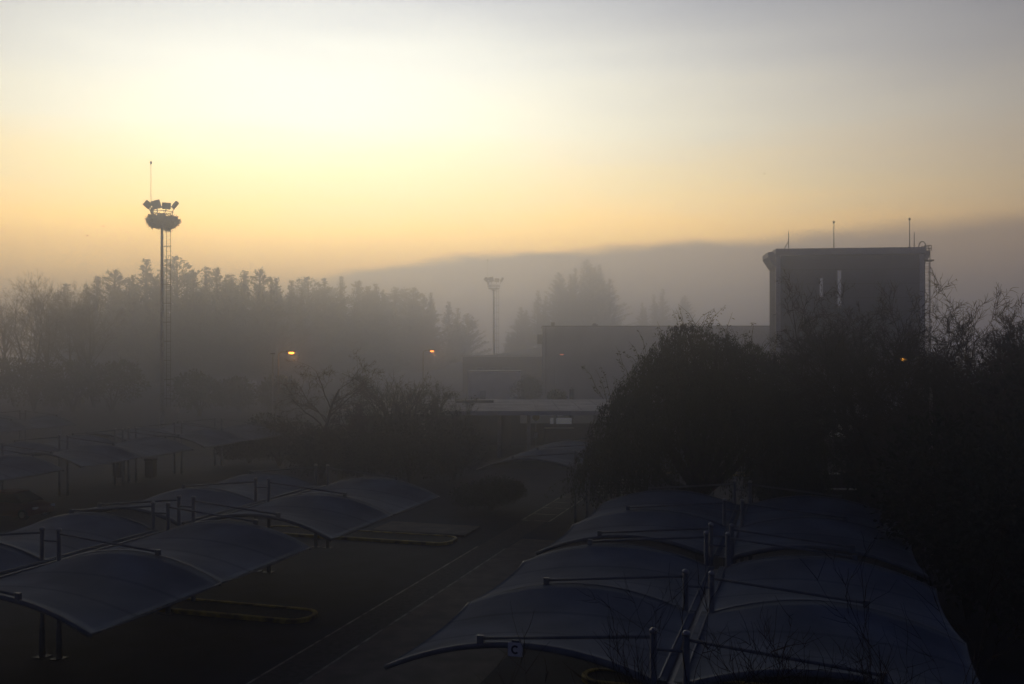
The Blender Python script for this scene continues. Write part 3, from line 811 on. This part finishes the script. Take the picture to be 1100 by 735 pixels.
for i, (u, ref) in enumerate(((70, 'behind the tallest bare tree at far left'), (133, 'behind the pair left of the mast'), (175, 'straight behind the mast pole'), (214, 'in the gap right of the tall pointed one'),
                          (255, 'behind the dip of the tree line'), (290, 'up and left of the brightest lamp'), (322, 'up and right of the brightest lamp'), (358, 'behind the flat-topped one'), (395, 'where the line starts to slope down'), (435, 'above and left of the small far lamp'))):
    conifer(u, 305 + (i * 7 % 9) + max(0, u - 400) * .15, 272 + i % 4 * 5 + max(0, u - 270) * .6, i + 2, 'dim back-row conifer ' + ref, 'conifers of the back row', 2.0)
# clump in the deep fog behind the long building
hill = MB(); NX, NY = 40, 16
for a in range(NX + 1):
    for b_ in range(NY + 1):
        x = -60 + 240 * a / NX; y = 300 + 170 * b_ / NY
        hgt = 15 * math.sin(PI * a / NX) ** 1.3 * math.sin(PI * b_ / NY) ** 1.2
        hill.v.append(Vector((x, y, hgt - .3)))
for a in range(NX):
    for b_ in range(NY):
        k = a * (NY + 1) + b_; hill.f.append((k, k + NY + 1, k + NY + 2, k + 1))
tag(hill.build('hill', M['ground'], smooth=True), kind='structure')
def hill_z(x, y):
    a, b_ = (x + 60) / 240, (y - 300) / 170
    return 15 * math.sin(PI * a) ** 1.3 * math.sin(PI * b_) ** 1.2 - .6 if 0 < a < 1 and 0 < b_ < 1 else 0
for i, (u, v, D, lab) in enumerate(((601, 293, 250, 'pale left-hand tree of the far clump right of the far mast'), (618, 288, 250, 'pale second tree of the far clump, left of its tallest'),
                       (630, 279, 252, 'tallest tree of the far clump in the fog above the long block'), (644, 284, 250, 'pale right-hand tree of the far clump above the long block'),
                       (655, 300, 255, 'lowest pale tree at the right foot of the far clump'),
                       (578, 312, 255, 'low pale tree at the left foot of the far clump'), (560, 330, 260, 'hardly visible low tree between far mast and far clump'),
                       (712, 310, 285, 'hardly visible tree in the fog above the willow'), (735, 318, 285, 'hardly visible lower tree in the fog above the right of the willow'), (690, 325, 285, 'hardly visible lower tree in the fog above the left of the willow'))):
    D += 145; p = P(u, v, D); zb = hill_z(p.x, D)
    conifer(u, v, D, i * 3 + 1, lab, 'far trees deep in the fog', 1.35, zb)

# bare trees at the far left
bt = [(-4, 300, 158), (16, 296, 163), (38, 292, 158), (60, 287, 161), (84, 289, 164), (102, 300, 160)]
labs = ['bare tree cut by the left picture edge in the fog', 'bare foggy tree second from the left picture edge', 'bare foggy tree with a rounded twiggy top near the left picture edge',
        'tallest bare tree of the foggy group at far left', 'bare foggy tree right of the tallest bare one', 'low bare foggy tree beside the first conifer']
proto_far = None
for i, ((u, v, D), lab) in enumerate(zip(bt, labs)):
    p = P(u, v, D)
    if i % 3 == 0 or proto_far is None:
        proto_far = bare_tree((p.x, D, 0), p.z, 60 + i, lab, SP_FINE if i == 3 else SP_FAR, 'bare trees at far left', r0=.22, twig='twig', stems=2, leaves=0)
        ph = p.z
    else:
        c = copy_tree(proto_far); c.location = (p.x, D, 0); c.rotation_euler = (0, 0, i * 1.3); s = p.z / ph; c.scale = (s, s, s); c['label'] = lab
# hedge masses below the bare trees
def hedge_row(u0, u1, v, D, n, lab, m, seed):
    for i in range(n):
        u = u0 + (u1 - u0) * i / max(1, n - 1); p = P(u, v + (i * 13 % 7), D + (i * 5 % 7))
        leafy((p.x, p.y, 0), p.z * .62, p.z * .5, p.z * .5, seed + i, lab[i], m, 2600, .55, 7, 'foggy shrubs before the tree line', 'shrub', True, 'shrub')
hedge_row(-5, 120, 380, 145, 4, ['shapeless foggy shrub at the very left edge below the bare trees', 'foggy shrub below the tallest bare tree at far left', 'foggy shrub below the conifer left of the mast', 'foggy shrub close left of the mast pole'], M['shrub'], 300)
hedge_row(215, 300, 398, 138, 3, ['foggy shrub right of the mast pole', 'foggy shrub between the mast and the bright lamp', 'foggy shrub straight below left of the bright lamp'], M['shrub'], 310)

# middle group behind the left canopies
p = P(352, 372, 76)
SP_OLD = [(9, .55, 52, .03, .13), (8, .55, 46, .02, .2), (7, .5, 44, -.02, .25), (6, .45, 44, -.03, .28), (0, 0, 0, -.02, .3)]
bare_tree(tuple(P(337, 377, 76).xy) + (0,), p.z, 7, 'leaning bare tree with twisting limbs right below the brightest orange lamp', SP_OLD, r0=.17, lean=(.16, 0), trunk_frac=.62)
p = P(388, 420, 74)
bare_tree(tuple(P(372, 377, 74).xy) + (0,), p.z, 12, 'crooked smaller bare tree between the leaning one and the rounded bushes', SP_OLD, r0=.13, lean=(.25, 0), leaves=2500, leafm=None)
mid = [(425, 392, 70, 3.4, 'tallest round-topped tree of the dark clump behind the left canopies', 1), (400, 418, 66, 2.8, 'small round tree left of the tallest in the dark clump', 1), (455, 405, 69, 3.0, 'round tree right of the tallest in the dark clump', 1),
       (485, 418, 66, 2.7, 'round tree at the right end of the dark clump beside the shelter', 1), (300, 440, 70, 3.4, 'low brown bush left of the leaning bare tree', 0), (268, 462, 72, 2.8, 'lowest brown bush nearest the mast side behind the left canopies', 0),
       (440, 440, 60, 3.4, 'dark dense bush right behind the far end of the left canopies', 0), (488, 448, 61, 3.0, 'dark dense bush left of the road end canopy', 0), (385, 452, 62, 3.0, 'dark bush behind the last left canopy posts', 0), (345, 455, 62, 2.6, 'low bush at the foot of the leaning bare tree', 0)]
for i, (u, v, D, rr, lab, tr) in enumerate(mid):
    D += 9
    p = P(u, v, D)
    if tr:
        bare_tree((p.x, D, 0), p.z, 80 + i, lab, SP_FAR, 'trees of the middle clump', r0=.12, name='small_tree', trunk_frac=.5, stems=3, leaves=1800, leafm='shrub')
    else:
        leafy((p.x, D, 0), rr, p.z * .5, p.z * .48, 90 + i, lab, M['shrub'], 6500, .24, 9, 'bushes of the middle clump')
leafy(tuple(P(528, 520, 57).xy) + (0,), 2.3, 1.0, 1.0, 120, 'clipped dark hedge bush between the left canopies and the road end canopy', M['ever'], 9000, .16, 8, ry=2.2, core=True)
# bushes near the shed
p = P(566, 404, 150); leafy((p.x, 150, 0), 2.6, 2.8, p.z - 2.4, 130, 'round brownish bush in front of the right end of the white shed', M['shrub'], 3500, .3)
p = P(598, 417, 125); leafy((p.x, 125, 0), 1.7, 1.6, p.z - 1.5, 131, 'small fresh green bush behind the frosted roof, right of the brownish one', M['greenleaf'], 2600, .25)
p = P(614, 416, 108.5); o = MB().lathe((0, 0, 0), [(.25, 0), (.25, p.z - .3), (.3, p.z - .25), (.1, p.z)], 8).build('vent_pipe', M['darkmetal']); o.location = (p.x, 108.5, 0)
tag(o, 'short dark pipe standing up behind the frosted roof, right of the green bush', 'pipe')

# willow
def willow(loc, Rw, H, seed, label):
    rnd = random.Random(seed); root = empty('willow_tree', loc); tag(root, label, 'tree')
    a, t = MB(), MB()
    heads = [(-3.5, 0, .70), (-1.9, -1.2, .86), (-.5, .8, .965), (.7, -.6, .92), (2.5, .6, .88), (4.3, 0, .83), (-4.4, .8, .48), (4.9, .8, .68), (0, -2.6, .78), (-2, 2.6, .8), (2.4, -2.6, .72), (2, 3, .75), (-3.4, -2.2, .6), (4.2, -2, .58)]
    a.tube([(0, 0, 0), (.15, 0, 1.2), (0, .1, 2.6)], [.48, .38, .34], 10)
    for hx, hy, f in heads:
        e = Vector((hx * Rw / 5.8, hy, H * f)); m1 = Vector((hx * .35, hy * .35, H * f * .55))
        a.tube([(0, 0, 2.3), m1, e * .5 + m1 * .5 + Vector((rnd.uniform(-.3, .3), 0, .3)), e - Vector((0, 0, .6))], [.22, .15, .09, .03], 6)
        # upright twigs poking out of the crown
        for i in range(24):
            s = e + Vector((rnd.gauss(0, .75), rnd.gauss(0, .75), -rnd.uniform(.4, 1.6)))
            d = Vector((rnd.gauss(0, .45), rnd.gauss(0, .45), 1)).normalized(); L = rnd.uniform(.6, 2.1)
            pts = [s, s + d * L * .55, s + d * L + Vector((d.x * .35, d.y * .35, -.12 * L))]
            t.tube(pts, [.014, .010, .004], 3, cap=False)
            for k in range(12):
                f2 = rnd.uniform(.2, 1); q = pts[0].lerp(pts[2], f2)
                t.leaf(q, Vector((rnd.gauss(0, 1), rnd.gauss(0, 1), rnd.gauss(-.2, .7))), Vector((rnd.gauss(0, 1), rnd.gauss(0, 1), .4)), rnd.uniform(.10, .22), .022)
        for i in range(120):
            an = rnd.uniform(0, 2 * PI); rr = abs(rnd.gauss(0, 1)) ** .8
            o = Vector((math.cos(an), math.sin(an), 0))
            s = e + o * rr * .9 + Vector((0, 0, -rr * rr * .35 - rnd.uniform(.2, 1.2)))
            out = o * rnd.uniform(.2, 1.1)
            L = min(rnd.uniform(1.2, 5.5), max(.6, s.z - rnd.uniform(1.0, 2.4)))
            pts = [s]; q = s.copy(); st = 8
            for k in range(st):
                f2 = k / st; q = q + Vector((out.x * (1 - f2) * .3, out.y * (1 - f2) * .3, (.12 if k == 0 else -L / st))) + Vector((rnd.gauss(0, .03), rnd.gauss(0, .03), 0)); pts.append(q.copy())
            t.tube(pts, .006, 3, cap=False)
            for k in range(int(L * 17) + 8):
                f2 = rnd.uniform(0, st - .01); i0 = int(f2); q = pts[i0].lerp(pts[i0 + 1], f2 - i0) + Vector((rnd.gauss(0, .07), rnd.gauss(0, .07), rnd.gauss(0, .05)))
                t.leaf(q, Vector((rnd.gauss(0, .5), rnd.gauss(0, .5), -1)), Vector((rnd.gauss(0, 1), rnd.gauss(0, 1), 0)), rnd.uniform(.12, .24), rnd.uniform(.016, .032))
    a.build('trunk', M['bark'], root); t.build('crown', M['willow'], root)
p = P(752, 335, 47.5)
willow((p.x, 47.5, 0), 5.6, p.z, 21, 'large dark drooping willow in full leaf behind the right-hand canopies')

# bare trees on the right
rt = [(880, 338, 54, 31, SP_FAR, 'bare tree between the willow and the tower', 1), (925, 322, 50, 32, SP_FINE, 'twiggy bare tree in front of the right half of the tower', 1), (985, 286, 45, 33, SP_WIDE, 'tallest bare tree, its top beside the tower ladder', 2),
      (1045, 297, 43, 34, SP_FINE, 'bare tree between the tallest one and the right picture edge', 3), (1105, 306, 40, 35, SP_FINE, 'bare tree cut off by the right picture edge', 3)]
for u, v, D, sd, spx, lab, st in rt:
    p = P(u, v, D)
    bare_tree((p.x, D, 0), p.z, sd, lab, spx, 'bare trees on the right', r0=.15, stems=st, trunk_frac=.5)
ev = [(1010, 405, 44, 3.4, 'dark evergreen under the tallest bare tree'), (1075, 385, 42, 3.8, 'tall dark evergreen near the right picture edge'), (1130, 385, 36, 4.0, 'dark evergreen cut off by the right picture edge'),
      (960, 445, 49, 2.8, 'dark bush under the lamp seen through bare trees'), (850, 490, 53, 2.2, 'dark bush at the right foot of the willow'), (1040, 430, 34, 3.4, 'dark evergreen beside the right side of the second right canopy'), (1110, 470, 29, 3.2, 'lower dark evergreen at the right edge nearer the camera')]
for i, (u, v, D, rr, lab) in enumerate(ev):
    p = P(u, v, D); leafy((p.x, D, 0), rr, p.z * .52, p.z * .5, 150 + i, lab, M['ever'], 15000, .24, 12, 'evergreens at the right', 'evergreen_tree' if p.z > 6 else 'bush', True, 'tree' if p.z > 6 else 'bush')

RMIN[0] = .004
# saplings close to the camera, only twig tips in view
for i, (u, v, D, lab) in enumerate(((812, 588, 9.5, 'thin bare sapling tips in front of the C canopy, the middle ones'), (905, 600, 10.5, 'thin bare sapling tips at lower right, the tallest'), (985, 640, 9.5, 'thin bare sapling tips nearest the lower right corner'), (722, 640, 10, 'thin bare sapling tips in front of the C canopy posts'))):
    p = P(u, v, D)
    bare_tree((p.x, D, 0), p.z, 200 + i, lab, SP_SAP, 'bare sapling tips below the camera', r0=.032, name='sapling', stems=4, trunk_frac=.62)

# ------------------------------------------------------------------ birds
def bird(u, v, D, s, rz, label):
    p = P(u, v, D); mb = MB()
    mb.tube([(0, -.30, 0), (0, -.2, .01), (0, 0, .02), (0, .14, .02), (0, .21, .03), (0, .27, .02)], [.02, .06, .085, .06, .045, .008], 8)
    for sx__ in (-1, 1):
        n = len(mb.v)
        pts = [(.04, .10, .02), (.30, .14, .13), (.62, .02, .05), (.32, -.06, .11), (.04, -.10, .02)]
        mb.v += [Vector((sx__ * x, y, z)) for x, y, z in pts] + [Vector((sx__ * x, y, z - .012)) for x, y, z in pts]
        mb.f += [tuple(range(n, n + 5)), tuple(reversed(range(n + 5, n + 10)))] + [(n + k, n + 5 + k, n + 5 + (k + 1) % 5, n + (k + 1) % 5) for k in range(5)]
    mb.v = [w_ * s for w_ in mb.v]
    o = mb.build('bird', M['bird']); o.location = p; o.rotation_euler = (0, 0, rz); tag(o, label, 'bird', 'small flying birds')
bird(111, 243, 100, .45, .6, 'small bird flying left of the mast, the upper of two')
bird(93.5, 253.5, 100, .40, 1.0, 'small bird flying left of the mast, the lower of two')
bird(821, 187, 100, .45, 2.2, 'small lone bird flying high up left above the tower')

# ------------------------------------------------------------------ haze
mb = MB(); mb.bb(-600, 600, -100, 740, -1, 53)
hz = mb.build('haze', None); tag(hz, kind='stuff')
hm = bpy.data.materials.new('haze_air'); hm.use_nodes = True; nt = hm.node_tree
for n in list(nt.nodes): nt.nodes.remove(n)
pv = nt.nodes.new('ShaderNodeVolumePrincipled'); om = nt.nodes.new('ShaderNodeOutputMaterial')
pv.inputs['Color'].default_value = (.755, .81, 1.0, 1); pv.inputs['Density'].default_value = HAZE_DENSITY
pv.inputs['Anisotropy'].default_value = HAZE_G
nt.links.new(pv.outputs[0], om.inputs['Volume']); hz.data.materials.append(hm)
